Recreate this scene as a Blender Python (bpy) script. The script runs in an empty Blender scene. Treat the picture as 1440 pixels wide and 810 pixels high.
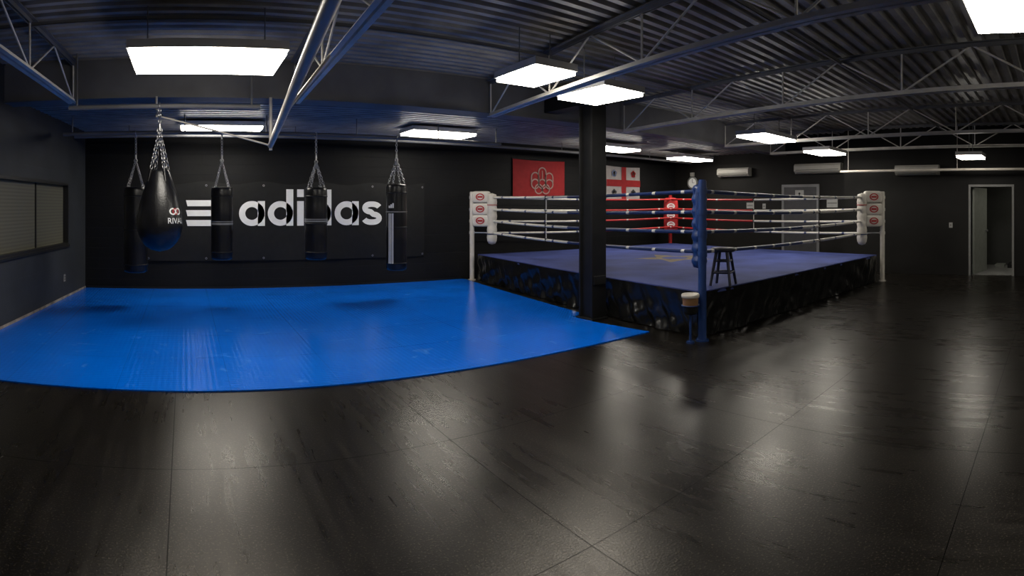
import bpy, math, random
from math import sin, cos, tan, pi, sqrt, atan2
from mathutils import Vector, Matrix
random.seed(7)
scene = bpy.context.scene
try:
    scene.view_settings.view_transform = 'Standard'
except Exception: pass
F = 780.0; X0 = 260.0; YH = 290.0; H = 1.6
def th(px): return (px - X0) / F

# ------------------------------------------------------------------ camera
cd = bpy.data.cameras.new("camera"); cam = bpy.data.objects.new("camera", cd)
scene.collection.objects.link(cam); scene.camera = cam
cam.location = (0, 0, H); cam.rotation_euler = (pi/2, 0, -th(720))
cd.lens = 13.0; cd.clip_start = 0.02; cd.clip_end = 200
cd.type = 'PANO'
vals = dict(panorama_type='CENTRAL_CYLINDRICAL',
            central_cylindrical_range_u_min=-720/F, central_cylindrical_range_u_max=720/F,
            central_cylindrical_range_v_min=-(810-YH)/F, central_cylindrical_range_v_max=YH/F,
            central_cylindrical_radius=1.0)
for k, v in vals.items():
    ok = False
    for holder in (getattr(cd, 'cycles', None), cd):
        try:
            setattr(holder, k, v); ok = True; break
        except Exception as e: err = e
    if not ok: print("CAMPROP FAIL", k, err)

# ------------------------------------------------------------------ materials
MATS = {}
def mat(name, col, rough=0.5, metal=0.0, emit=None, estr=0, var=0.0, vscale=8.0, bump=0.0, bscale=60.0, spec=0.5, coat=0.0):
    if name in MATS: return MATS[name]
    m = bpy.data.materials.new(name); m.use_nodes = True
    nt = m.node_tree; b = nt.nodes['Principled BSDF']
    b.inputs['Base Color'].default_value = (*col, 1); b.inputs['Roughness'].default_value = rough
    b.inputs['Metallic'].default_value = metal
    b.inputs['Specular IOR Level'].default_value = spec
    b.inputs['Coat Weight'].default_value = coat
    if emit:
        b.inputs['Emission Color'].default_value = (*emit, 1); b.inputs['Emission Strength'].default_value = estr
    tc = nt.nodes.new('ShaderNodeTexCoord')
    if var > 0:
        n = nt.nodes.new('ShaderNodeTexNoise'); n.inputs['Scale'].default_value = vscale; n.inputs['Detail'].default_value = 6
        nt.links.new(tc.outputs['Object'], n.inputs['Vector'])
        r = nt.nodes.new('ShaderNodeValToRGB')
        r.color_ramp.elements[0].position = 0.3; r.color_ramp.elements[1].position = 0.7
        r.color_ramp.elements[0].color = (*[c*(1-var) for c in col], 1)
        r.color_ramp.elements[1].color = (*[min(1, c*(1+var)) for c in col], 1)
        nt.links.new(n.outputs['Fac'], r.inputs['Fac']); nt.links.new(r.outputs['Color'], b.inputs['Base Color'])
    if bump > 0:
        n2 = nt.nodes.new('ShaderNodeTexNoise'); n2.inputs['Scale'].default_value = bscale; n2.inputs['Detail'].default_value = 4
        nt.links.new(tc.outputs['Object'], n2.inputs['Vector'])
        bp = nt.nodes.new('ShaderNodeBump'); bp.inputs['Strength'].default_value = bump; bp.inputs['Distance'].default_value = 0.01
        nt.links.new(n2.outputs['Fac'], bp.inputs['Height']); nt.links.new(bp.outputs['Normal'], b.inputs['Normal'])
    MATS[name] = m
    return m

def nd(nt, t, **k):
    n = nt.nodes.new(t)
    for a, v in k.items(): setattr(n, a, v)
    return n
def math_(nt, op, a, b=None, c=None):
    n = nt.nodes.new('ShaderNodeMath'); n.operation = op
    for i, v in enumerate((a, b, c)):
        if v is None: continue
        if isinstance(v, (int, float)): n.inputs[i].default_value = v
        else: nt.links.new(v, n.inputs[i])
    return n.outputs[0]

def seam_mask(nt, coord, origin, period, width):
    a = math_(nt, 'SUBTRACT', coord, origin)
    a = math_(nt, 'DIVIDE', a, period)
    a = math_(nt, 'ADD', a, 100.5)
    a = math_(nt, 'FRACT', a)
    a = math_(nt, 'SUBTRACT', a, 0.5)
    a = math_(nt, 'ABSOLUTE', a)
    return math_(nt, 'LESS_THAN', a, width/period)

def rubber_floor():
    m = bpy.data.materials.new("rubber_floor"); m.use_nodes = True; nt = m.node_tree; b = nt.nodes['Principled BSDF']
    tc = nd(nt, 'ShaderNodeTexCoord'); s = nd(nt, 'ShaderNodeSeparateXYZ'); nt.links.new(tc.outputs['Object'], s.inputs[0])
    m1 = seam_mask(nt, s.outputs['X'], 1.75, 1.83, 0.0032); m2 = seam_mask(nt, s.outputs['Y'], 1.94, 1.43, 0.0032)
    seam = math_(nt, 'MAXIMUM', m1, m2)
    n = nd(nt, 'ShaderNodeTexNoise'); n.inputs['Scale'].default_value = 0.8; n.inputs['Detail'].default_value = 4; n.inputs['Roughness'].default_value = 0.55
    nt.links.new(tc.outputs['Object'], n.inputs['Vector'])
    mp = nd(nt, 'ShaderNodeMapping'); mp.inputs['Scale'].default_value = (9, 0.7, 1); mp.inputs['Rotation'].default_value = (0, 0, 0.3)
    nt.links.new(tc.outputs['Object'], mp.inputs['Vector'])
    n3 = nd(nt, 'ShaderNodeTexNoise'); n3.inputs['Scale'].default_value = 1.4; n3.inputs['Detail'].default_value = 5; n3.inputs['Distortion'].default_value = 0.6
    nt.links.new(mp.outputs[0], n3.inputs['Vector'])
    v = nd(nt, 'ShaderNodeTexNoise'); v.inputs['Scale'].default_value = 85; v.inputs['Detail'].default_value = 3
    nt.links.new(tc.outputs['Object'], v.inputs['Vector'])
    r = nd(nt, 'ShaderNodeValToRGB'); r.color_ramp.elements[0].position = 0.3; r.color_ramp.elements[1].position = 0.72
    r.color_ramp.elements[0].color = (0.0016, 0.0013, 0.0010, 1); r.color_ramp.elements[1].color = (0.0050, 0.0042, 0.0033, 1)
    nt.links.new(n.outputs['Fac'], r.inputs['Fac'])
    r3 = nd(nt, 'ShaderNodeValToRGB'); r3.color_ramp.elements[0].position = 0.5; r3.color_ramp.elements[1].position = 0.8
    r3.color_ramp.elements[0].color = (0, 0, 0, 1); r3.color_ramp.elements[1].color = (0.007, 0.006, 0.005, 1)
    nt.links.new(n3.outputs['Fac'], r3.inputs['Fac'])
    add = nd(nt, 'ShaderNodeMix', data_type='RGBA', blend_type='ADD'); add.inputs['Factor'].default_value = 1
    nt.links.new(r.outputs[0], add.inputs[6]); nt.links.new(r3.outputs[0], add.inputs[7])
    sp = nd(nt, 'ShaderNodeValToRGB'); sp.color_ramp.elements[0].position = 0.58; sp.color_ramp.elements[1].position = 0.68
    sp.color_ramp.elements[0].color = (0, 0, 0, 1); sp.color_ramp.elements[1].color = (0.055, 0.045, 0.034, 1)
    nt.links.new(v.outputs['Fac'], sp.inputs['Fac'])
    add2 = nd(nt, 'ShaderNodeMix', data_type='RGBA', blend_type='ADD'); add2.inputs['Factor'].default_value = 1
    nt.links.new(add.outputs[2], add2.inputs[6]); nt.links.new(sp.outputs[0], add2.inputs[7])
    mx = nd(nt, 'ShaderNodeMix', data_type='RGBA'); nt.links.new(seam, mx.inputs['Factor'])
    nt.links.new(add2.outputs[2], mx.inputs[6]); mx.inputs[7].default_value = (0.001, 0.001, 0.001, 1)
    nt.links.new(mx.outputs[2], b.inputs['Base Color'])
    rr = nd(nt, 'ShaderNodeMapRange'); rr.inputs['To Min'].default_value = 0.34; rr.inputs['To Max'].default_value = 0.26
    rr.inputs['From Min'].default_value = 0.3; rr.inputs['From Max'].default_value = 0.7
    nt.links.new(n.outputs['Fac'], rr.inputs['Value'])
    r2 = math_(nt, 'MULTIPLY_ADD', n3.outputs['Fac'], 0.14, rr.outputs[0])
    nt.links.new(math_(nt, 'SUBTRACT', r2, 0.08), b.inputs['Roughness'])
    nt.links.new(math_(nt, 'MULTIPLY_ADD', seam, -0.22, 0.30), b.inputs['Specular IOR Level'])
    b.inputs['Specular Tint'].default_value = (1.0, 0.9, 0.76, 1)
    bp = nd(nt, 'ShaderNodeBump'); bp.inputs['Strength'].default_value = 0.28; bp.inputs['Distance'].default_value = 0.003
    hh = math_(nt, 'MULTIPLY_ADD', seam, -2.0, v.outputs['Fac'])
    nt.links.new(hh, bp.inputs['Height']); nt.links.new(bp.outputs[0], b.inputs['Normal'])
    return m

def blue_mat():
    m = bpy.data.materials.new("blue_foam"); m.use_nodes = True; nt = m.node_tree; b = nt.nodes['Principled BSDF']
    tc = nd(nt, 'ShaderNodeTexCoord'); s = nd(nt, 'ShaderNodeSeparateXYZ'); nt.links.new(tc.outputs['Object'], s.inputs[0])
    m1 = seam_mask(nt, s.outputs['X'], 0.4, 1.0, 0.003); m2 = seam_mask(nt, s.outputs['Y'], 4.8, 1.0, 0.003)
    seam = math_(nt, 'MAXIMUM', m1, m2)
    n = nd(nt, 'ShaderNodeTexNoise'); n.inputs['Scale'].default_value = 1.0; n.inputs['Detail'].default_value = 8
    nt.links.new(tc.outputs['Object'], n.inputs['Vector'])
    r = nd(nt, 'ShaderNodeValToRGB'); r.color_ramp.elements[0].position = 0.25; r.color_ramp.elements[1].position = 0.75
    r.color_ramp.elements[0].color = (0.0, 0.095, 0.52, 1); r.color_ramp.elements[1].color = (0.0, 0.13, 0.68, 1)
    nt.links.new(n.outputs['Fac'], r.inputs['Fac'])
    mx = nd(nt, 'ShaderNodeMix', data_type='RGBA'); nt.links.new(math_(nt, 'MULTIPLY', seam, 0.35), mx.inputs['Factor'])
    nt.links.new(r.outputs[0], mx.inputs[6]); mx.inputs[7].default_value = (0.0, 0.03, 0.16, 1)
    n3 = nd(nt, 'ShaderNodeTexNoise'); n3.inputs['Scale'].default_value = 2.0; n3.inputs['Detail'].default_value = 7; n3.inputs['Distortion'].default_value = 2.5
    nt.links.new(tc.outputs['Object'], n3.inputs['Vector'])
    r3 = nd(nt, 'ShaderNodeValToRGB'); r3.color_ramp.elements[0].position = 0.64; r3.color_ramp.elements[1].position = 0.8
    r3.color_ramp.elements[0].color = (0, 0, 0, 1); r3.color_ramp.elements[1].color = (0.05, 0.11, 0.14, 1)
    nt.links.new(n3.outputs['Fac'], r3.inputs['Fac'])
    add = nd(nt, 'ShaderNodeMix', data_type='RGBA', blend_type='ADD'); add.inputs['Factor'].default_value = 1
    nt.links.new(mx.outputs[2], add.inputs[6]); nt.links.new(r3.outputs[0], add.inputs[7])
    u = math_(nt, 'MULTIPLY', math_(nt, 'ADD', s.outputs['X'], s.outputs['Y']), 58.0)
    w = math_(nt, 'MULTIPLY', math_(nt, 'SUBTRACT', s.outputs['X'], s.outputs['Y']), 58.0)
    p = math_(nt, 'MULTIPLY', math_(nt, 'SINE', u), math_(nt, 'SINE', w))
    nt.links.new(add.outputs[2], b.inputs['Base Color'])
    b.inputs['Roughness'].default_value = 0.14
    b.inputs['Specular IOR Level'].default_value = 0.28
    hh = math_(nt, 'MULTIPLY_ADD', seam, -1.5, p)
    bp = nd(nt, 'ShaderNodeBump'); bp.inputs['Strength'].default_value = 0.3; bp.inputs['Distance'].default_value = 0.003
    nt.links.new(hh, bp.inputs['Height']); nt.links.new(bp.outputs[0], b.inputs['Normal'])
    return m

def block_wall(name, col, rough, strength=0.5, spec=0.3):
    m = bpy.data.materials.new(name); m.use_nodes = True; nt = m.node_tree; b = nt.nodes['Principled BSDF']
    tc = nd(nt, 'ShaderNodeTexCoord'); s = nd(nt, 'ShaderNodeSeparateXYZ'); nt.links.new(tc.outputs['Object'], s.inputs[0])
    c = nd(nt, 'ShaderNodeCombineXYZ'); nt.links.new(math_(nt, 'ADD', s.outputs['X'], s.outputs['Y']), c.inputs[0]); nt.links.new(s.outputs['Z'], c.inputs[1])
    br = nd(nt, 'ShaderNodeTexBrick'); br.inputs['Scale'].default_value = 1.0
    br.inputs['Brick Width'].default_value = 0.4; br.inputs['Row Height'].default_value = 0.2; br.inputs['Mortar Size'].default_value = 0.008
    br.inputs['Color1'].default_value = (1, 1, 1, 1); br.inputs['Color2'].default_value = (.9, .9, .9, 1); br.inputs['Mortar'].default_value = (0, 0, 0, 1)
    nt.links.new(c.outputs[0], br.inputs['Vector'])
    n = nd(nt, 'ShaderNodeTexNoise'); n.inputs['Scale'].default_value = 1.6; n.inputs['Detail'].default_value = 8
    nt.links.new(tc.outputs['Object'], n.inputs['Vector'])
    r = nd(nt, 'ShaderNodeValToRGB'); r.color_ramp.elements[0].position = 0.3; r.color_ramp.elements[1].position = 0.7
    r.color_ramp.elements[0].color = (*[x*0.75 for x in col], 1); r.color_ramp.elements[1].color = (*[x*1.2 for x in col], 1)
    nt.links.new(n.outputs['Fac'], r.inputs['Fac']); nt.links.new(r.outputs[0], b.inputs['Base Color'])
    b.inputs['Roughness'].default_value = rough; b.inputs['Specular IOR Level'].default_value = spec
    bp = nd(nt, 'ShaderNodeBump'); bp.inputs['Strength'].default_value = strength; bp.inputs['Distance'].default_value = 0.006
    nt.links.new(br.outputs['Color'], bp.inputs['Height']); nt.links.new(bp.outputs[0], b.inputs['Normal'])
    return m

M_floor = rubber_floor(); M_blue = blue_mat()
M_wallb = block_wall("black_block", (0.0050, 0.0050, 0.0054), 0.6, 0.6, 0.18)
M_walll = block_wall("grey_block", (0.030, 0.033, 0.036), 0.6, 0.25, 0.25)
M_wallr = block_wall("charcoal_wall", (0.0085, 0.0080, 0.0075), 0.6, 0.15, 0.15)
M_deck = mat("painted_deck", (0.27, 0.26, 0.25), 0.4, var=0.3, vscale=3, spec=0.5)
M_beam = mat("painted_beam", (0.13, 0.13, 0.135), 0.5, var=0.2, vscale=2, spec=0.4)
M_joist = mat("joist_grey", (0.66, 0.63, 0.58), 0.45, var=0.15, vscale=5)
M_pipe = mat("pipe_grey", (0.52, 0.48, 0.42), 0.4, metal=0.1, var=0.15, vscale=5)
M_black = mat("black_paint", (0.007, 0.007, 0.007), 0.45, var=0.3, vscale=6, spec=0.3)
M_leather = mat("black_leather", (0.005, 0.005, 0.006), 0.3, bump=0.25, bscale=45, var=0.3, spec=0.4)
M_vinyl = mat("black_vinyl", (0.006, 0.006, 0.006), 0.22, bump=0.6, bscale=9, var=0.3, spec=0.4)
M_banner = mat("banner_black", (0.0075, 0.0075, 0.0075), 0.45, var=0.2, bump=0.15, bscale=3, spec=0.25)
M_white = mat("white_print", (0.64, 0.64, 0.63), 0.5, var=0.04)
M_dimwhite = mat("dim_white", (0.25, 0.25, 0.24), 0.5, var=0.08)
M_chain = mat("chain_steel", (0.35, 0.35, 0.36), 0.3, metal=0.9, var=0.1)
M_panel = mat("light_panel", (0.9, 0.9, 0.9), 0.5, emit=(1.0, 0.94, 0.83), estr=22, var=0.02)
M_house = mat("light_housing", (0.55, 0.54, 0.52), 0.5, var=0.05)
M_canvas = mat("ring_canvas", (0.034, 0.048, 0.165), 0.8, var=0.3, vscale=1.5, bump=0.2, bscale=6, spec=0.2)
M_gold = mat("canvas_gold", (0.13, 0.10, 0.06), 0.7, var=0.5, vscale=6, spec=0.2)
M_ringblue = mat("ring_blue", (0.010, 0.035, 0.14), 0.4, var=0.15)
M_ropeblue = mat("rope_blue", (0.010, 0.022, 0.085), 0.45, var=0.15)
M_ropewhite = mat("rope_white", (0.50, 0.48, 0.44), 0.5, var=0.1)
M_ropered = mat("rope_red", (0.36, 0.012, 0.012), 0.5, var=0.15)
M_padwhite = mat("pad_white", (0.50, 0.47, 0.42), 0.5, var=0.1, bump=0.2, bscale=12)
M_padred = mat("pad_red", (0.36, 0.012, 0.012), 0.45, var=0.15)
M_padblue = mat("pad_blue", (0.008, 0.03, 0.13), 0.4, var=0.2, bump=0.2, bscale=12)
M_flagred = mat("flag_red", (0.26, 0.016, 0.018), 0.7, var=0.1, spec=0.2)
M_flagwhite = mat("flag_white", (0.34, 0.32, 0.31), 0.7, var=0.08, spec=0.2)
M_flagfig = mat("flag_figure", (0.30, 0.19, 0.17), 0.7, var=0.08)
M_logored = mat("logo_red", (0.30, 0.008, 0.012), 0.5, var=0.1)
M_ac = mat("appliance_white", (0.30, 0.29, 0.26), 0.45, var=0.05)
M_acd = mat("appliance_vent", (0.05, 0.05, 0.045), 0.5, var=0.05)
M_door = mat("door_grey", (0.028, 0.028, 0.032), 0.5, var=0.15)
M_frame = mat("frame_light", (0.15, 0.15, 0.145), 0.5, var=0.1)
M_wframe = mat("window_frame_dark", (0.014, 0.014, 0.014), 0.4, var=0.1)
M_hall = mat("hall_wall", (0.03, 0.031, 0.028), 0.6, var=0.1)
M_leaf = mat("door_leaf", (0.18, 0.19, 0.17), 0.5, var=0.1)
M_wood = mat("bucket_brown", (0.2, 0.10, 0.04), 0.5, var=0.2)
M_base = mat("baseboard_worn", (0.22, 0.20, 0.17), 0.7, var=0.6, vscale=5)

# ------------------------------------------------------------------ mesh builder
class MB:
    def __init__(s): s.v = []; s.f = []; s.m = []; s.mats = []; s.sm = []
    def mi(s, m):
        if m not in s.mats: s.mats.append(m)
        return s.mats.index(m)
    def add(s, vs, fs, m, smooth=False):
        o = len(s.v); s.v += [tuple(v) for v in vs]; i = s.mi(m)
        for f in fs: s.f.append(tuple(o+k for k in f)); s.m.append(i); s.sm.append(smooth)
    def box(s, lo, hi, m, M=None):
        x0,y0,z0 = lo; x1,y1,z1 = hi
        vs = [Vector(p) for p in [(x0,y0,z0),(x1,y0,z0),(x1,y1,z0),(x0,y1,z0),(x0,y0,z1),(x1,y0,z1),(x1,y1,z1),(x0,y1,z1)]]
        if M is not None: vs = [M @ v for v in vs]
        s.add(vs, [(0,3,2,1),(4,5,6,7),(0,1,5,4),(1,2,6,5),(2,3,7,6),(3,0,4,7)], m)
    def rbox(s, lo, hi, m, r=0.03, M=None, seg=3):
        cx=[(a+b)/2 for a,b in zip(lo,hi)]; h=[(b-a)/2 for a,b in zip(lo,hi)]
        n=20; k=10; vs=[]; fs=[]
        e=0.35
        def sg(a,p): return math.copysign(abs(a)**p, a)
        for i in range(k+1):
            ph=-pi/2+pi*i/k
            for j in range(n):
                t=2*pi*j/n
                v=Vector((cx[0]+h[0]*sg(cos(ph),e)*sg(cos(t),e), cx[1]+h[1]*sg(cos(ph),e)*sg(sin(t),e), cx[2]+h[2]*sg(sin(ph),e)))
                vs.append(M@v if M is not None else v)
        for i in range(k):
            for j in range(n): fs.append((i*n+j, i*n+(j+1)%n, (i+1)*n+(j+1)%n, (i+1)*n+j))
        s.add(vs, fs, m, True)
    def cyl(s, a, b, r, m, n=12, r2=None, caps=True, smooth=True):
        a=Vector(a); b=Vector(b); r2=r if r2 is None else r2
        d=(b-a).normalized(); u=d.orthogonal().normalized(); w=d.cross(u)
        vs=[]
        for c,rr in ((a,r),(b,r2)):
            for j in range(n):
                t=2*pi*j/n; vs.append(c+u*rr*cos(t)+w*rr*sin(t))
        s.add(vs, [(j,(j+1)%n,n+(j+1)%n,n+j) for j in range(n)], m, smooth)
        if caps: s.add(vs, [tuple(range(n))[::-1], tuple(range(n,2*n))], m, False)
    def lathe(s, c, prof, m, n=32, tilt=None):
        vs=[]; fs=[]
        for (r,z) in prof:
            for j in range(n):
                t=2*pi*j/n; vs.append((c[0]+r*cos(t), c[1]+r*sin(t), c[2]+z))
        for i in range(len(prof)-1):
            for j in range(n): fs.append((i*n+j, i*n+(j+1)%n, (i+1)*n+(j+1)%n, (i+1)*n+j))
        s.add(vs, fs, m, True)
    def torus(s, c, R, r, axis, m, n=12, k=6, stretch=None):
        axis=Vector(axis).normalized(); u=stretch and Vector(stretch).normalized() or axis.orthogonal().normalized(); w=axis.cross(u)
        vs=[];fs=[]
        for i in range(n):
            t=2*pi*i/n; e=u*cos(t)*(1.6 if stretch else 1)+w*sin(t); cc=Vector(c)+e*R; en=e.normalized()
            for j in range(k):
                p=2*pi*j/k; vs.append(cc+en*r*cos(p)+axis*r*sin(p))
        for i in range(n):
            for j in range(k): fs.append((i*k+j, i*k+(j+1)%k, ((i+1)%n)*k+(j+1)%k, ((i+1)%n)*k+j))
        s.add(vs,fs,m,True)
    def chain(s, a, b, m, link=0.05, r=0.006):
        a=Vector(a); b=Vector(b); L=(b-a).length; n=max(2,int(L/(link*0.85))); d=(b-a).normalized()
        u=d.orthogonal().normalized(); w=d.cross(u)
        for i in range(n):
            c=a+d*L*(i+.5)/n; ax=u if i%2 else w
            s.torus(c, link*0.33, r, ax, m, n=8, k=4, stretch=d)
    def obj(s, name, parent=None, bevel=0):
        me=bpy.data.meshes.new(name); me.from_pydata(s.v, [], s.f); me.update()
        for m in s.mats: me.materials.append(m)
        me.polygons.foreach_set('material_index', s.m); me.polygons.foreach_set('use_smooth', s.sm)
        o=bpy.data.objects.new(name, me); scene.collection.objects.link(o)
        if parent: o.parent=parent
        if bevel:
            md=o.modifiers.new('bevel','BEVEL'); md.width=bevel; md.segments=2; md.limit_method='ANGLE'
        return o
def empty(name, loc=(0,0,0)):
    e=bpy.data.objects.new(name,None); e.empty_display_size=0.2; scene.collection.objects.link(e); return e

class Dec:
    def __init__(s, mb, O, U, V, m): s.mb=mb; s.O=Vector(O); s.U=Vector(U); s.V=Vector(V); s.m=m
    def P(s,u,v): return s.O+s.U*u+s.V*v
    def poly(s, pts, m=None): s.mb.add([s.P(*p) for p in pts],[tuple(range(len(pts)))], m or s.m)
    def rect(s,u0,v0,u1,v1,m=None): s.poly([(u0,v0),(u1,v0),(u1,v1),(u0,v1)],m)
    def ring(s,cu,cv,ro,ri,m=None,a0=0,a1=2*pi,n=40,sx=1,sy=1):
        vs=[];fs=[]
        for i in range(n+1):
            t=a0+(a1-a0)*i/n
            vs.append(s.P(cu+ro*cos(t)*sx,cv+ro*sin(t)*sy)); vs.append(s.P(cu+ri*cos(t)*sx,cv+ri*sin(t)*sy))
        for i in range(n): fs.append((2*i,2*i+2,2*i+3,2*i+1))
        s.mb.add(vs,fs,m or s.m)
    def disc(s,cu,cv,r,m=None,sx=1,sy=1,n=28): s.poly([(cu+r*sx*cos(2*pi*i/n),cv+r*sy*sin(2*pi*i/n)) for i in range(n)],m)
    def stroke(s,pts,w,m=None):
        vs=[];fs=[]
        for i,p in enumerate(pts):
            a=pts[max(0,i-1)]; b=pts[min(len(pts)-1,i+1)]
            dx,dy=b[0]-a[0],b[1]-a[1]; l=sqrt(dx*dx+dy*dy) or 1; nx,ny=-dy/l*w/2,dx/l*w/2
            vs.append(s.P(p[0]+nx,p[1]+ny)); vs.append(s.P(p[0]-nx,p[1]-ny))
        for i in range(len(pts)-1): fs.append((2*i,2*i+2,2*i+3,2*i+1))
        s.mb.add(vs,fs,m or s.m)

# ------------------------------------------------------------------ room shell
YB=10.67; XC=13.0; XR=12.7; YJ=5.1; YF=-3.5
def lx(y): return -1.936-0.1037*(YB-y)     # left wall x
ZD=3.45; ZC=3.05; YBM=6.9
mb=MB(); mb.box((lx(YF)-0.3,YF-0.2,-0.12),(XC+2.4,YB+0.2,0),M_floor); mb.obj("floor")
mb=MB(); mb.box((-2.2,YB,0),(XC+0.15,YB+0.15,ZD+0.1),M_wallb); mb.obj("wall_back")
mb=MB()
Yw0,Yw1=5.2,9.59; zw0,zw1=0.92,2.0
def lwseg(y0,y1,z0,z1):
    vs=[(lx(y0),y0,z0),(lx(y1),y1,z0),(lx(y1)-.15,y1,z0),(lx(y0)-.15,y0,z0)]
    vs+= [(a,b,z1) for a,b,_ in vs]
    mb.add(vs,[(0,1,2,3),(7,6,5,4),(0,4,5,1),(1,5,6,2),(2,6,7,3),(3,7,4,0)],M_walll)
lwseg(YF,Yw0,0,ZD+.1); lwseg(Yw1,YB,0,ZD+.1); lwseg(Yw0,Yw1,0,zw0); lwseg(Yw0,Yw1,zw1,ZD+.1)
mb.obj("wall_left")
ang=atan2(lx(Yw1)-lx(Yw0),Yw1-Yw0)
MW=Matrix.Translation((lx(Yw0),Yw0,0))@Matrix.Rotation(-ang,4,'Z')
L=(Yw1-Yw0)/cos(ang)
m=bpy.data.materials.new("window_blinds"); m.use_nodes=True; nt=m.node_tree; b=nt.nodes['Principled BSDF']
tc=nd(nt,'ShaderNodeTexCoord'); s=nd(nt,'ShaderNodeSeparateXYZ'); nt.links.new(tc.outputs['Object'],s.inputs[0])
w=math_(nt,'SINE',math_(nt,'MULTIPLY',s.outputs['Z'],125.0)); r=nd(nt,'ShaderNodeMapRange'); r.inputs['From Min'].default_value=-1
nt.links.new(w,r.inputs['Value']); mx=nd(nt,'ShaderNodeMix',data_type='RGBA'); nt.links.new(r.outputs[0],mx.inputs['Factor'])
mx.inputs[6].default_value=(0.085,0.082,0.062,1); mx.inputs[7].default_value=(0.13,0.125,0.092,1); nt.links.new(mx.outputs[2],b.inputs['Base Color']); b.inputs['Roughness'].default_value=0.35
M_blind=m
mb=MB()
mb.box((-0.10,0,zw0),(-0.08,L,zw1),M_blind,MW)
for z in (zw0,zw1-0.04): mb.box((-0.12,0,z),(0.015,L,z+0.04),M_wframe,MW)
for y in (0,L-0.05): mb.box((-0.12,y,zw0),(0.012,y+0.05,zw1),M_wframe,MW)
for y in (L*0.33,L*.68): mb.box((-0.12,y,zw0),(-0.06,y+0.03,zw1),M_wframe,MW)
mb.box((-0.02,-0.02,zw0-0.03),(0.04,L+0.02,zw0),M_wframe,MW)
mb.obj("window_1")
ML=Matrix.Translation((lx(YB),YB,0))@Matrix.Rotation(-ang,4,'Z')
mb=MB(); mb.box((0.0,-14,0.0),(0.012,0,0.045),M_base,ML); mb.obj("baseboard_left")
mb=MB(); mb.box((-1.9,YB-0.012,0.0),(5.8,YB,0.05),M_black); mb.obj("baseboard_back")
mb=MB()
mb.box((XC,YJ,0),(XC+.15,YB,ZD+.1),M_wallr)
mb.box((XR,YJ-0.12,0),(XC+0.15,YJ,ZD+.1),M_wallr)
dy0,dy1=1.015,1.97; dz=2.05
mb.box((XR,dy1,0),(XR+.12,YJ-0.12,ZD+.1),M_wallr); mb.box((XR,YF,0),(XR+.12,dy0,ZD+.1),M_wallr); mb.box((XR,dy0,dz),(XR+.12,dy1,ZD+.1),M_wallr)
mb.obj("wall_right")
mb=MB(); mb.box((lx(YF)-.15,YF-.15,0),(XR+.12,YF,ZD+.1),M_wallr); mb.obj("wall_front")
mb=MB()
mb.box((15.0,-0.2,0),(15.1,3.2,2.5),M_hall); mb.box((XR+.12,3.1,0),(15.1,3.2,2.5),M_hall); mb.box((XR+.12,-0.3,0),(15.1,-0.2,2.5),M_hall)
mb.box((XR+.12,-0.3,2.5),(15.1,3.2,2.55),M_hall); mb.box((XR+.12,-0.2,0.0),(15.0,3.1,0.012),M_frame)
mb.box((14.2,0.9,0.012),(14.95,1.25,.10),M_black); mb.box((14.4,1.35,0.012),(14.9,1.6,.07),M_leaf)
mb.obj("wall_hallway")
mb=MB(); mb.box((XR-.02,dy0-.05,0),(XR+.14,dy0,dz+.05),M_frame); mb.box((XR-.02,dy1,0),(XR+.14,dy1+.05,dz+.05),M_frame); mb.box((XR-.02,dy0,dz),(XR+.14,dy1,dz+.05),M_frame)
MD=Matrix.Translation((XR+.14,dy1-0.02,0))@Matrix.Rotation(math.radians(-13),4,'Z')
mb.box((0,-0.045,0.02),(0.85,0,dz-.01),M_leaf,MD); mb.cyl(MD@Vector((.78,-.045,1)),MD@Vector((.78,-.1,1)),.025,M_chain)
mb.obj("door_2")
al=bpy.data.lights.new("hall_lamp",'AREA'); al.energy=9; al.size=0.5; al.color=(1,.95,.8)
ao=bpy.data.objects.new("hall_lamp",al); ao.location=(13.6,0.6,2.45); scene.collection.objects.link(ao)
mb=MB(); a,bb=5.98,6.93; X=XC-0.001
mb.box((X-.03,a-.07,0),(X,a,2.17),M_beam); mb.box((X-.03,bb,0),(X,bb+.07,2.17),M_beam); mb.box((X-.03,a,2.1),(X,bb,2.17),M_beam)
mb.box((X-.02,a,0),(X,bb,2.1),M_door); mb.cyl((X-.02,a+.1,1),(X-.08,a+.1,1),.03,M_chain)
mb.box((X-.024,6.35,1.78),(X-.02,6.6,2.02),M_dimwhite); mb.cyl((X-.026,6.475,1.93),(X-.024,6.475,1.93),.03,M_black); mb.box((X-.027,6.45,1.81),(X-.024,6.5,1.9),M_black)
mb.obj("door_1")

# ceiling decks
mb=MB()
def deck(x0,x1,y0,y1,z):
    y=y0; prof=[]
    while y<y1:
        for dy,dz_ in ((0,0),(0.07,0),(0.09,0.045),(0.15,0.045),(0.17,0)): prof.append((min(y+dy,y1),z+dz_))
        y+=0.17
    vs=[];fs=[]
    for (yy,zz) in prof: vs+= [(x0,yy,zz),(x1,yy,zz)]
    for i in range(len(prof)-1): fs.append((2*i,2*i+1,2*i+3,2*i+2))
    mb.add(vs,fs,M_deck)
deck(lx(YF)-.2,XC+.1,YF-.1,YBM+.15,ZD)
deck(-2.42,XC+.1,YBM+.1,YB+.1,ZC)
mb.box((lx(YF)-.2,YF-.1,ZD+.05),(XC+.1,YB+.1,ZD+.1),M_deck)
mb.obj("ceiling")
mb=MB(); mb.box((-2.4,YBM,2.97),(XC-.01,YBM+.28,ZD-.005),M_beam)
mb.box((-2.4,YBM-0.03,2.95),(XC-.01,YBM+.31,2.975),M_beam)
mb.obj("ceiling_beam")
mb=MB(); mb.box((5.20,6.02,3.05),(5.45,YBM-.035,ZD-.05),M_black); mb.obj("ceiling_beam.001")
mb=MB(); cx,cy=5.31,5.87
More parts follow.
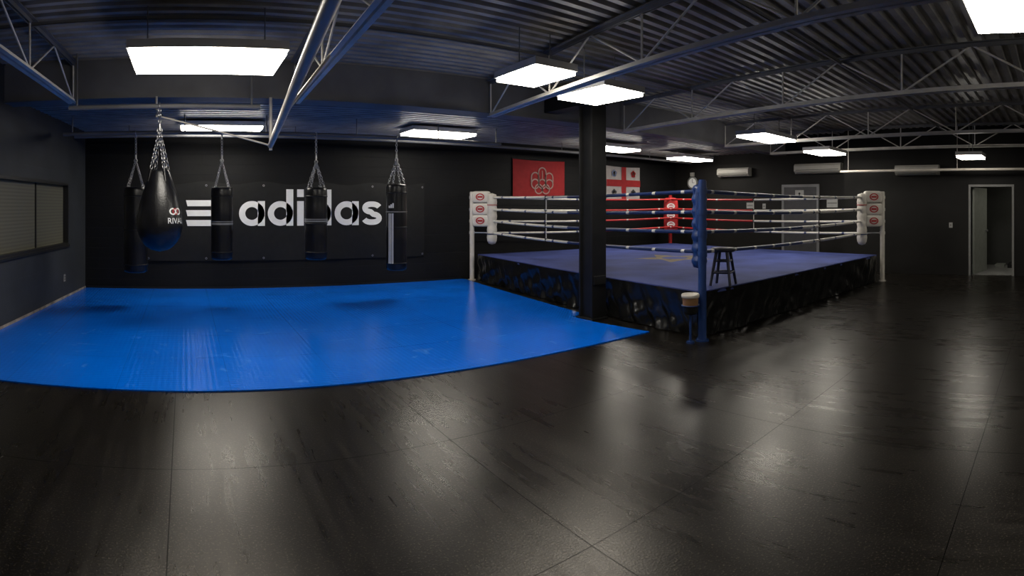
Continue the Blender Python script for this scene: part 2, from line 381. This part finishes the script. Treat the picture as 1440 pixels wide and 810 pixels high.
mb.box((cx-.14,cy-.14,0.02),(cx+.13,cy-.11,3.05),M_black); mb.box((cx-.14,cy+.11,0.02),(cx+.13,cy+.14,3.05),M_black); mb.box((cx-.10,cy-.12,0.02),(cx+.09,cy+.12,3.05),M_black)
mb.box((cx-.17,cy-.17,0.0),(cx+.15,cy+.17,.03),M_black); mb.box((cx-.16,cy-.16,3.03),(cx+.15,cy+.16,3.06),M_black)
mb.box((cx-.12,cy-.16,0.5),(cx+.11,cy-.14,0.62),M_black)
mb.obj("support_column",bevel=0.004)

def joist(xa,ya,xb,yb,zb=2.9,zt=ZD-.03,name="roof_joist"):
    mb=MB(); L=sqrt((xb-xa)**2+(yb-ya)**2); A=atan2(yb-ya,xb-xa)
    M=Matrix.Translation((xa,ya,0))@Matrix.Rotation(A,4,'Z')
    mb.box((0,-.06,zb-.008),(L,-.012,zb+.0),M_joist,M); mb.box((0,.012,zb-.008),(L,.06,zb),M_joist,M)
    mb.box((0,-.02,zb),(L,-.012,zb+.05),M_joist,M); mb.box((0,.012,zb),(L,.02,zb+.05),M_joist,M)
    mb.box((0,-.06,zt-.01),(L,.06,zt),M_beam,M); mb.box((0,-.02,zt-.05),(L,-.012,zt-.01),M_beam,M); mb.box((0,.012,zt-.05),(L,.02,zt-.01),M_beam,M)
    n=int(L/1.6); st=L/n
    for i in range(n):
        a=M@Vector((i*st,0,zb+.02)); c=M@Vector(((i+.5)*st,0,zt-.03)); e=M@Vector(((i+1)*st,0,zb+.02))
        mb.cyl(a,c,.012,M_joist,6); mb.cyl(c,e,.012,M_joist,6); mb.cyl(e,M@Vector(((i+1)*st,0,zt-.03)),.012,M_joist,6)
    return mb.obj(name)
for (xa,xb) in ((-1.75,-1.4),(1.08,1.38),(3.25,4.22),(5.95,6.95),(9.6,10.1),(12.0,12.12)):
    joist(xa-(xb-xa)*0.45,-3.3,xb,YBM-.04)
mb=MB()
for y,z in ((2.6,ZD-.1),(5.2,ZD-.1)):
    mb.box((-2.0,y-.02,z),(12.6,y+.02,z+.005),M_beam); mb.box((-2.0,y-.02,z),(12.6,y-.015,z+.035),M_beam)
mb.obj("joist_bridging")
mb=MB(); mb.cyl((1.07,6.88,2.36),(0.45,1.2,2.36),.035,M_pipe,12)
mb.cyl((1.07,6.86,2.36),(-.35,6.86,2.72),.012,M_pipe,8); mb.cyl((1.07,6.86,2.3),(1.07,6.86,2.96),.02,M_pipe,8); mb.cyl((0.82,4.6,2.36),(1.25,4.6,2.92),.015,M_pipe,8)
mb.cyl((0.5,1.7,2.36),(1.15,1.7,2.92),.015,M_pipe,8)
mb.cyl((-.35,6.86,2.70),(-.35,6.86,2.96),.015,M_pipe,8)
mb.obj("hanging_pipe")
mb=MB(); mb.cyl((12.2,5.0,2.42),(12.2,-3.3,2.42),.03,M_pipe,10)
for y in (4.8,2.2,-.5): mb.cyl((12.2,y,2.42),(12.2,y,ZD),.008,M_pipe,6)
mb.obj("sprinkler_pipe")
mb=MB(); mb.cyl((-2.0,9.9,2.86),(12.8,9.9,2.86),.03,M_beam,10)
for x in (-1,2,5,8,11): mb.cyl((x,9.9,2.86),(x,9.9,ZC+.02),.008,M_beam,6)
mb.obj("sprinkler_pipe")

def light(x,y,dx,dy,z,rot=0,top=None):
    mb=MB(); M=Matrix.Translation((x,y,z))@Matrix.Rotation(rot,4,'Z'); a,b=dx/2,dy/2; t=.02; h=.10
    mb.box((-a-t,-b-t,.025),(a+t,b+t,h),M_house,M)
    mb.box((-a,-b,-.015),(a,b,.025),M_panel,M)
    tz=(top or ZD)-z
    for sx in (-1,1): mb.cyl(M@Vector((sx*a*.8,0,h)),M@Vector((sx*a*.8,0,tz)),.006,M_beam,6)
    return mb.obj("ceiling_light")
light(.2,5.12,1.36,.78,2.93)
light(3.45,4.72,.5,.72,2.96)
light(4.5,4.85,.62,.82,2.91)
light(9.15,5.25,1.2,.6,2.88)
light(11.3,5.0,.95,.6,2.78)
light(3.95,.15,.6,.9,2.95)
light(11.3,1.75,.6,.5,2.60)
light(.62,9.45,1.35,.6,2.91,top=ZC)
light(4.5,9.15,1.25,.6,2.91,top=ZC)
light(8.75,9.0,1.2,.6,2.88,top=ZC)
light(11.6,9.0,1.2,.6,2.83,top=ZC)
light(.2,-1.6,1.3,.7,2.93); light(7.6,-1.6,1.3,.7,2.93)  # unseen pair behind the camera, added to brighten the floor in front

# ------------------------------------------------------------------ blue mats
mb=MB(); zt=.014
base=[(lx(4.8)+.015,4.8),(5.22,4.70),(5.13,5.60),(5.13,6.12),(5.40,6.14),(5.83,YB-.3),(5.83,YB-.015),(lx(YB)+.015,YB-.015)]
n=len(base); vs=[(x,y,0.001) for x,y in base]+[(x,y,zt) for x,y in base]
mb.add(vs,[tuple(range(n,2*n))]+[(i,(i+1)%n,n+(i+1)%n,n+i) for i in range(n)],M_blue); mb.obj("blue_floor_mat")

# ------------------------------------------------------------------ boxing ring
ring=empty("boxing_ring")
N=Vector((5.30,3.93,0)); Lc=Vector((5.95,10.45,0)); R=Vector((11.3,3.66,0)); Fc=Vector((12.1,10.1,0))
def bil(u,v): return N*(1-u)*(1-v)+R*u*(1-v)+Lc*(1-u)*v+Fc*u*v
e=0.022; ZP=0.55
mb=MB()
q=[bil(e,e),bil(1-e,e),bil(1-e,1-e),bil(e,1-e)]
vs=[(p.x,p.y,.0) for p in q]+[(p.x,p.y,ZP) for p in q]
mb.add(vs,[(4,5,6,7),(0,1,5,4),(1,2,6,5),(2,3,7,6),(3,0,4,7)],M_vinyl)
mb.obj("platform",ring)
mb=MB(); q=[bil(e-.006,e-.006),bil(1-e+.006,e-.006),bil(1-e+.006,1-e+.006),bil(e-.006,1-e+.006)]
vs=[(p.x,p.y,ZP-.035) for p in q]+[(p.x,p.y,ZP+.015) for p in q]
mb.add(vs,[(4,5,6,7),(0,1,5,4),(1,2,6,5),(2,3,7,6),(3,0,4,7),(3,2,1,0)],M_canvas)
C=bil(.5,.5); d=Dec(mb,(C.x-.1,C.y,ZP+.017),(.94,-.33,0),(.33,.94,0),M_gold)
pts=[]
for i in range(10):
    r=.85 if i%2==0 else .40
    t=pi/2+pi*i/5; pts.append((r*cos(t),r*sin(t)))
for i in range(10): d.poly([(0,0),pts[i],pts[(i+1)%10]])
d2=Dec(mb,(C.x-.1,C.y,ZP+.019),(.94,-.33,0),(.33,.94,0),M_canvas); d2.disc(0,0,.26)
mb.obj("canvas",ring)
def skirt(P,Q,name):
    mb=MB(); n=260; k=16; dirv=(Q-P).normalized(); nrm=Vector((dirv.y,-dirv.x,0)); 
    if (P-C).dot(nrm)<0: nrm=-nrm
    vs=[];fs=[]; ph=[random.uniform(0,6) for _ in range(8)]; LL=(Q-P).length
    for i in range(n+1):
        x=i/n*LL
        for j in range(k+1):
            t=j/k
            w=.018*sin(x*4+ph[0]+t*3)+.014*sin(x*9+ph[1]-t*6)+.012*sin(x*19+ph[2]+t*7)+.007*sin(x*37+t*12+ph[3])+.012*sin(x*6.3-t*11+ph[4])
            o=.04+ (w+.02)*(t**.6)
            vs.append(P+dirv*x+nrm*max(.008,o)+Vector((0,0,(ZP-.01)*(1-t)+.012)))
    for i in range(n):
        for j in range(k): a=i*(k+1)+j; fs.append((a,a+1,a+k+2,a+k+1))
    mb.add(vs,fs,M_vinyl,True); mb.obj(name,ring)
a,b_,c_,d_=bil(e,e),bil(1-e,e),bil(1-e,1-e),bil(e,1-e)
skirt(a,b_,"apron_front"); skirt(a,d_,"apron_left"); skirt(b_,c_,"apron_right")
levels=[1.03,1.28,1.53,1.79]
corner={'N':(N,M_ringblue,M_padblue,M_ropeblue),'L':(Lc,M_padwhite,M_padwhite,M_ropewhite),'R':(R,M_padwhite,M_padwhite,M_ropewhite),'F':(Fc,M_padred,M_padred,M_ropered)}
rc={}
for kk,(P,mp,mpad,mr) in corner.items():
    mb=MB(); dd=(C-P).normalized(); P3=Vector((P.x,P.y,0))
    mb.cyl(P3+Vector((0,0,.0)),P3+Vector((0,0,1.9)),.05,mp,20); mb.cyl(P3+Vector((0,0,1.9)),P3+Vector((0,0,1.915)),.042,mp,20)
    mb.cyl(P3,P3+Vector((0,0,.02)),.08,mp,20)
    ins=.34 if kk=='N' else .46
    rcp=P3+dd*ins; rc[kk]=rcp
    A=atan2(dd.y,dd.x); M=Matrix.Translation(P3)@Matrix.Rotation(A,4,'Z')
    for z in levels:
        mb.cyl(P3+Vector((0,0,z)),rcp+Vector((0,0,z)),.015,M_chain,8)
        mb.cyl(P3+Vector((0,0,z-.03)),P3+Vector((0,0,z+.03)),.06,M_ringblue if kk=='N' else mp,16)
    if kk in 'LR':
        for z in levels[1:]:
            zc=z+.01
            mb.rbox((.02,-.08,zc-.128),(ins-.04,.08,zc+.125),mpad,M=M)
            for sgn in (-1,1):
                dc=Dec(mb,M@Vector(((ins-.02)/2,sgn*.086,zc)),M.to_3x3()@Vector((1,0,0)),(0,0,1),M_logored)
                dc.ring(0,0,.10,.07,sx=1,sy=.75); dc.rect(-.06,-.02,.06,.02)
        prof=[(0.0,.78),(.07,.80),(.10,.86)]
        for i in range(25):
            z=.9+.9*i/24; prof.append((.105+.006*sin(i*1.57),z))
        prof+=[(.09,1.85),(0,1.88)]
        mb.lathe((rcp.x,rcp.y,0),prof,mpad,20)
        mb.cyl(rcp+Vector((0,0,1.0)),rcp+Vector((0,0,1.02)),.114,M_ropeblue,16)
        mb.cyl(rcp+Vector((0,0,1.62)),rcp+Vector((0,0,1.635)),.114,M_logored,16)
    elif kk=='N':
        prof=[(0.0,.82),(.075,.84)]
        for i in range(33):
            z=.88+.94*i/32; prof.append((.088+.012*sin(i*1.2),z))
        prof+=[(.07,1.86),(0,1.88)]
        mb.lathe((rcp.x,rcp.y,0),prof,mpad,20)
        mb.rbox((.12,-.06,1.3),(.3,.06,1.85),mpad,M=M)
        for z in (1.0,1.2,1.4,1.65):
            dc=Dec(mb,rcp+Vector((-.06,-.085,z)),Vector((.8,-.55,0)),(0,0,1),M_dimwhite); dc.ring(0,0,.04,.025)
    else:
        mb.rbox((ins-.12,-.2,.86),(ins+.04,.2,1.84),mpad,M=M)
        for z in (1.1,1.35,1.6):
            dc=Dec(mb,M@Vector((ins+.046,0,z)),M.to_3x3()@Vector((0,-1,0)),(0,0,1),M_white)
            dc.ring(0,0,.1,.065,sx=1.1,sy=.8); dc.rect(-.06,-.018,.06,.018)
    mb.obj("corner_post_"+{'N':'blue','L':'white_a','R':'white_b','F':'red'}[kk],ring)
def rope(A,B,ma,mbm,z,sag):
    mb=MB(); n=96; k=8; r=.024; d=(B-A); L=d.length; d.normalize(); s=Vector((-d.y,d.x,0))
    vs=[];
    for i in range(n+1):
        t=i/n; c=A+d*L*t+Vector((0,0,z-sag*4*t*(1-t)))
        for j in range(k): p=2*pi*j/k; vs.append(c+s*r*cos(p)+Vector((0,0,r*sin(p))))
    o=len(mb.v); mb.v+= [tuple(v) for v in vs]
    for i in range(n):
        base=ma if i<n*.5 else mbm
        if base is M_ropeblue: mm=M_ropewhite if i%9==4 else base
        elif base is M_ropewhite: mm=M_ropeblue if i%16==7 else base
        else: mm=M_ropewhite if i%20==7 else base
        ix=mb.mi(mm)
        for j in range(k): mb.f.append((o+i*k+j,o+i*k+(j+1)%k,o+(i+1)*k+(j+1)%k,o+(i+1)*k+j)); mb.m.append(ix); mb.sm.append(True)
    return mb
for (p,q) in (('N','L'),('N','R'),('L','F'),('R','F')):
    for li,z in enumerate(levels):
        m_=rope(rc[p],rc[q],corner[p][3],corner[q][3],z,.035); m_.obj("rope_%s%s_%d"%(p,q,li+1),ring)
    mb=MB()
    for t in ((.62,) if p=='N' else (.5,)):
        c=rc[p].lerp(rc[q],t); off=.035*4*t*(1-t)
        mb.cyl(c+Vector((0,0,levels[0]-off-.03)),c+Vector((0,0,levels[-1]-off+.03)),.009,M_black if p=='N' and q=='R' else M_ropewhite,8)
        for z in levels: mb.cyl(c+Vector((0,0,z-off-.03)),c+Vector((0,0,z-off+.03)),.028,M_black,8)
    mb.obj("rope_ties_%s%s"%(p,q),ring)

sx_,sy_=6.02,4.12; ZS=ZP+.016; M_st=mat("stool_dark",(0.010,0.011,0.022),.35,var=.2)
mb=MB(); mb.lathe((sx_,sy_,ZS),[(0,.44),(.15,.44),(.165,.455),(.165,.475),(.15,.49),(0,.49)],M_st,28)
for i in range(4):
    t=pi/4+i*pi/2+.3
    a=Vector((sx_+.10*cos(t),sy_+.10*sin(t),ZS+.445)); b=Vector((sx_+.19*cos(t),sy_+.19*sin(t),ZS))
    mb.cyl(a,b,.022,M_st,10,r2=.018)
for h,zz in ((.15,.32),(.165,.17)):
    k=[(sx_+(h if zz<.3 else .13)*cos(pi/4+i*pi/2+.3),sy_+(h if zz<.3 else .13)*sin(pi/4+i*pi/2+.3),ZS+zz) for i in range(4)]
    for i in range(4): mb.cyl(k[i],k[(i+1)%4],.013,M_st,8)
mb.obj("wooden_stool")
bx,by=5.135,3.98
mb=MB(); mb.lathe((bx,by,.34),[(0,0),(.075,0),(.085,.02),(.09,.09)],M_black,24); mb.lathe((bx,by,.34),[(.09,.09),(.096,.19)],M_wood,24)
mb.lathe((bx,by,.34),[(.096,.19),(.105,.195),(.108,.225),(.1,.235),(.088,.23),(.085,.06),(0,.05)],M_padwhite,24)
mb.torus((bx,by,.44),.10,.007,(0,0,1),M_ringblue,24,6)
mb.cyl((bx+.09,by-.02,.44),(5.255,3.94,.44),.012,M_ringblue,8); mb.cyl((bx,by,.02),(bx,by,.34),.014,M_ringblue,8); mb.cyl((bx,by,.0),(bx,by,.02),.05,M_ringblue,16)
mb.obj("spit_bucket")

# ------------------------------------------------------------------ bags
YR=8.75; ZRAIL=2.76
mb=MB(); mb.cyl((-1.95,YR,ZRAIL),(5.6,YR,ZRAIL),.03,M_beam,12)
for x in (-1.8,.0,1.3,2.8,4.3,5.5): mb.cyl((x,YR,ZRAIL),(x,YR,ZC+.02),.012,M_beam,8)
mb.cyl((-1.4,6.6,ZRAIL+.03),(0.9,6.6,ZRAIL+.03),.03,M_beam,12)
for x in (-1.3,.8): mb.cyl((x,6.6,ZRAIL),(x,6.6,ZD),.012,M_beam,8)
mb.obj("bag_hanging_rail")
def bag(x,y,r,z0,z1,zr,deco=None):
    mb=MB()
    H_=z1-z0
    prof=[(0,0),(r*.8,.0),(r*.95,.012),(r,.04)]
    for i in range(1,16): prof.append((r*(1+.012*sin(i*1.3)),.04+(H_-.1)*i/16))
    prof+=[(r,H_-.06),(r*.97,H_-.02),(r*.9,H_),(0,H_-.01)]
    mb.lathe((x,y,z0),prof,M_leather,36)
    for zz in (.12,H_-.14,H_*.5): mb.lathe((x,y,z0+zz),[(r*1.0,-.012),(r*1.03,-.01),(r*1.03,.01),(r*1.0,.012)],M_black,36)
    apex=Vector((x,y,z1+.42))
    for i in range(4):
        t=pi/4+i*pi/2; p=Vector((x+r*.85*cos(t),y+r*.85*sin(t),z1)); pm=Vector((x+r*.85*cos(t),y+r*.85*sin(t),z1-.12))
        mb.cyl(pm,p,.014,M_leather,8); mb.torus(p+Vector((0,0,.01)),.018,.005,(cos(t),sin(t),0),M_chain,10,5)
        mb.chain(p+Vector((0,0,.02)),apex,M_chain)
    mb.torus(apex,.025,.007,(0,1,0),M_chain,12,6)
    mb.cyl(apex+Vector((0,0,.02)),apex+Vector((0,0,.09)),.016,M_chain,10)
    mb.chain(apex+Vector((0,0,.09)),(x,y,zr-.01),M_chain)
    mb.torus((x,y,zr),.042,.007,(1,0,0),M_chain,14,6)
    if deco: deco(mb)
    return mb.obj("punching_bag")
def band(x,y,r,zs):
    def f(mb):
        for z,h in zs: mb.lathe((x,y,z),[(r*1.035,0),(r*1.035,h)],M_dimwhite,36)
    return f
bag(-.777,YR,.19,.56,1.9,ZRAIL)
bag(.585,YR,.17,.76,1.90,ZRAIL,band(.585,YR,.17,[(1.31,.03),(1.355,.012)]))
bag(2.11,YR,.18,.74,1.90,ZRAIL,band(2.11,YR,.18,[(1.35,.02),(1.385,.012)]))
def stripes4(mb):
    x,y,r=3.51,YR,.175
    base=atan2(-y,-x)
    for off in (-.75,-.55,-.35):
        vs=[]; 
        for z in (.64,1.48):
            for da in (-.055,.055):
                t=base+off+da; vs.append((x+r*1.035*cos(t),y+r*1.035*sin(t),z))
        mb.add(vs,[(0,1,3,2)],M_white)
    t=base-.5; ux=Vector((-sin(t),cos(t),0)); c=Vector((x+r*1.05*cos(t),y+r*1.05*sin(t),1.57))
    for k in range(3): mb.add([c+ux*(-.05+.035*k),c+ux*(-.02+.035*k),c+ux*(-.02+.035*k)+Vector((0,0,.04+.02*k)),c+ux*(-.05+.035*k)+Vector((0,0,.04+.02*k))],[(0,1,2,3)],M_white)
    mb.lathe((x,y,1.5),[(r*1.035,0),(r*1.035,.012)],M_dimwhite,36)
bag(3.51,YR,.175,.52,1.97,ZRAIL,stripes4)
tx,ty=-.30,6.6; tr=.275; tz0=1.06; tz1=2.03
mb=MB()
prof=[]
for i in range(41):
    t=i/40; z=t*(tz1-tz0)
    zc=.33
    if z<zc: rr=tr*sqrt(max(0,1-((zc-z)/zc)**2))
    else:
        s_=(z-zc)/((tz1-tz0)-zc); rr=tr*(1-s_**1.6*.62)
    prof.append((rr,z))
prof.append((0,tz1-tz0+.01))
def trad(z):
    z-=tz0
    for (r0,a0),(r1,a1) in zip(prof,prof[1:]):
        if a0<=z<=a1: return r0+(r1-r0)*(z-a0)/(a1-a0+1e-9)
    return .2
mb.lathe((tx,ty,tz0),prof,M_leather,48)
apex=Vector((tx,ty,2.50))
for i in range(4):
    t=.5+i*pi/2
    p=Vector((tx+.115*cos(t),ty+.115*sin(t),tz1+.01)); p0=Vector((tx+.15*cos(t),ty+.15*sin(t),tz1-.14))
    mb.cyl(p0,p,.018,M_leather,8); mb.chain(p,apex,M_chain,link=.06,r=.008)
mb.torus(apex,.03,.008,(0,1,0),M_chain,12,6); mb.cyl(apex,apex+Vector((0,0,.08)),.018,M_chain); mb.chain(apex+Vector((0,0,.08)),(tx,ty,ZRAIL+.02),M_chain,link=.06,r=.008)
mb.torus((tx,ty,ZRAIL+.03),.045,.008,(1,0,0),M_chain,14,6)
def wrap_text(body,size,zc,ang,m):
    cu=bpy.data.curves.new("tmp",'FONT'); cu.body=body; cu.size=size; cu.align_x='CENTER'; cu.resolution_u=3
    o=bpy.data.objects.new("tmp",cu); scene.collection.objects.link(o)
    dg=bpy.context.evaluated_depsgraph_get(); me=bpy.data.meshes.new_from_object(o.evaluated_get(dg))
    vs=[]
    for v in me.vertices:
        z=zc+v.co.y; rr=trad(z)+.004; t=ang+v.co.x/trad(zc); vs.append((tx+rr*cos(t),ty+rr*sin(t),z))
    fs=[tuple(p.vertices) for p in me.polygons]
    mb.add(vs,fs,m); bpy.data.objects.remove(o); bpy.data.meshes.remove(me)
toc=atan2(-ty,-tx); la=toc+.78
wrap_text("RIVAL",.095,1.40,la,M_white)
wrap_text("RIVAL",.095,1.40,toc-2.0,M_white)
for k in (-1,0,1):
    t=la+k*.16; zc=1.54
    vs=[];fs=[]
    for i in range(24):
        a=2*pi*i/24
        for rr in (.05,.032): 
            z=zc+rr*sin(a)*.8; tt=t+rr*cos(a)/tr; q=trad(z)+.004; vs.append((tx+q*cos(tt),ty+q*sin(tt),z))
    for i in range(24): j=(i+1)%24; fs.append((2*i,2*j,2*j+1,2*i+1))
    mb.add(vs,fs,M_white if k else M_logored)
mb.obj("teardrop_punching_bag")

# ------------------------------------------------------------------ banner
mb=MB(); yb=YB-.03; n=60; vs=[];fs=[]; xa,xb=-.75,4.9
k=8
for i in range(n+1):
    for j in range(k+1):
        t=i/n; s_=j/k
        z0=.55; z1=2.08-.06*sin(t*pi*5)**2
        vs.append((xa+(xb-xa)*t,yb-.006*sin(t*23)*(1-s_)-.004*sin(s_*9+t*31),z0+(z1-z0)*s_))
for i in range(n):
    for j in range(k): a=i*(k+1)+j; fs.append((a,a+k+1,a+k+2,a+1))
mb.add(vs,fs,M_banner,True)
for i in range(6):
    x=xa+.05+(xb-xa-.1)*i/5
    mb.torus((x,yb-.014,2.0),.016,.004,(0,1,0),M_chain,10,5); mb.torus((x,yb-.014,.6),.016,.004,(0,1,0),M_chain,10,5)
d=Dec(mb,(1.05,YB-.042,1.22),(1,0,0),(0,0,1),M_white)
xh=.48; st=.135; ro=xh/2
def bowl(u): d.ring(u+ro,ro,ro,ro-st*.86,sx=1.04)
u=0
def A(u): bowl(u); d.rect(u+2*ro*1.02-st,0,u+2*ro*1.02+.005,xh,None); return u+.56
def D(u): bowl(u); d.rect(u+2*ro*1.02-st,0,u+2*ro*1.02+.005,.71,None); return u+.57
def I(u): d.rect(u,0,u+st,xh); d.rect(u,xh+.08,u+st,.71); return u+st+.065
u=A(u); u=D(u); u=I(u); u=D(u); u=A(u)
def arc(cx,cy,rx,ry,a0,a1,n=12): return [(cx+rx*cos(math.radians(a0+(a1-a0)*i/n)),cy+ry*sin(math.radians(a0+(a1-a0)*i/n))) for i in range(n+1)]
pts=[(u+x,y) for x,y in (arc(.22,.345,.155,.078,15,90,6)+arc(.20,.345,.135,.078,95,265,12)+arc(.235,.137,.14,.08,85,-90,12)+arc(.20,.137,.15,.08,-95,-165,6))]
d.stroke(pts,.112)
for i,(z0) in enumerate((0.0,.19,.38)):
    left=-1.0
    d.poly([(left,z0),(-.55,z0),(-.55,z0+.115),(left-.03,z0+.115)])
mb.obj("wall_banner")
def flagmesh(mb,x0,x1,z0,z1,m,amp=.012):
    n=24;k=10;vs=[];fs=[]
    for i in range(n+1):
        for j in range(k+1):
            t=i/n;s_=j/k
            vs.append((x0+(x1-x0)*t,YB-.03-amp*(1+sin(t*17+s_*2))*.5*(1.2-s_),z0+(z1-z0)*s_-.02*sin(t*pi)*s_))
    for i in range(n):
        for j in range(k): a=i*(k+1)+j; fs.append((a,a+k+1,a+k+2,a+1))
    mb.add(vs,fs,m,True)
mb=MB(); flagmesh(mb,7.14,8.68,1.79,2.70,M_flagred)
d=Dec(mb,(7.98,YB-.052,2.15),(1,0,0),(0,0,1),M_flagfig)
for cx in (-.21,0,.21): d.ring(cx,-.02,.125,.095)
for cx in (-.105,.105): d.ring(cx,-.14,.125,.095)
def loop(cx,zt,w,zb=0.0):
    d.stroke([(cx-w,zb)]+arc(cx,zt,w,w,180,0,12)+[(cx+w,zb)],.03)
loop(0,.26,.11,.05); loop(-.21,.14,.11,.02); loop(.21,.14,.11,.02)
d.stroke([(0,.08),(0,.3)],.02)
mb.cyl((7.12,YB-.02,2.71),(8.7,YB-.02,2.71),.012,M_black,8)
mb.obj("wall_flag")
mb=MB(); flagmesh(mb,10.1,11.4,1.77,2.68,M_flagwhite)
d=Dec(mb,(10.75,YB-.05,2.225),(1,0,0),(0,0,1),M_flagred)
d.rect(-.65,-.09,.65,.09); 
d.O.y-=.001; d.rect(-.09,-.45,.09,.435)
for sx in (-.37,.37):
    for sz in (-.26,.26):
        mm=M_ringblue if (sx<0 and sz>0) else (M_flagred if sx>0 and sz>0 else M_door)
        for i in range(5): t=pi/2+2*pi*i/5; d.disc(sx+.055*cos(t),sz+.055*sin(t),.045,mm)
        d.disc(sx,sz,.04,M_gold)
mb.obj("wall_flag")
def ac(X,y0,y1,z0,z1):
    mb=MB(); dpt=.2
    prof=[(0,0),(-.12,0),(-dpt,.07),(-dpt,(z1-z0)-.05),(-dpt+.04,z1-z0),(0,z1-z0)]
    n=len(prof); vs=[(X-.002+a,y0,z0+b) for a,b in prof]+[(X-.002+a,y1,z0+b) for a,b in prof]
    mb.add(vs,[tuple(range(n))[::-1],tuple(range(n,2*n))]+[(i,(i+1)%n,n+(i+1)%n,n+i) for i in range(n)],M_ac)
    mb.box((X-dpt-.004,y0+.05,z0+.085),(X-dpt,y1-.05,z0+.10),M_acd); mb.box((X-.17,y0+.06,z0+.015),(X-.13,y1-.06,z0+.03),M_acd)
    mb.obj("air_conditioner",bevel=.008)
ac(XC,7.95,8.98,2.42,2.66); ac(XC,5.25,6.55,2.44,2.69); ac(XR,2.7,3.75,2.33,2.56)
mb=MB(); cz=2.29; cyy=9.98
mb.lathe((0,0,0),[(0,0),(.17,0),(.185,.015),(.185,.035),(.16,.04),(.155,.03),(0,.03)],M_frame,32)
mb.v=[(XC-z_-.001,cyy+x_,cz+y_) for (x_,y_,z_) in mb.v]
mb.cyl((XC-.034,cyy,cz),(XC-.036,cyy,cz),.14,M_white,28); mb.box((XC-.04,cyy-.006,cz),(XC-.037,cyy+.006,cz+.11),M_black); mb.box((XC-.04,cyy-.08,cz-.005),(XC-.037,cyy,cz+.005),M_black)
mb.box((XC-.06,cyy-.06,cz+.19),(XC-.002,cyy+.06,cz+.30),M_ac); mb.box((XC-.04,cyy-.05,cz-.28),(XC-.002,cyy+.05,cz-.19),M_ac)
mb.obj("wall_clock")
mb=MB()
for (y,z,w,h) in ((8.0,1.62,.22,.16),(7.55,1.60,.1,.14),(5.55,1.68,.3,.22)):
    mb.box((XC-.012,y-w/2,z-h/2),(XC-.001,y+w/2,z+h/2),M_dimwhite); mb.box((XC-.014,y-w/2+.02,z-.01),(XC-.012,y+w/2-.02,z+.01),M_acd)
mb.obj("wall_notice")
mb=MB(); mb.box((XR-.012,2.4,1.1),(XR-.001,2.48,1.22),M_dimwhite); mb.box((XR-.016,2.43,1.14),(XR-.012,2.45,1.18),M_acd); mb.obj("light_switch")
mb=MB(); mb.box((0.0,-1.35,.30),(.012,-1.27,.42),M_dimwhite,ML); mb.box((.012,-1.33,.33),(.014,-1.29,.35),M_black,ML); mb.box((.012,-1.33,.37),(.014,-1.29,.39),M_black,ML); mb.obj("wall_outlet")
w=bpy.data.worlds.new("world"); scene.world=w; w.use_nodes=True; w.node_tree.nodes['Background'].inputs[0].default_value=(.02,.02,.022,1)
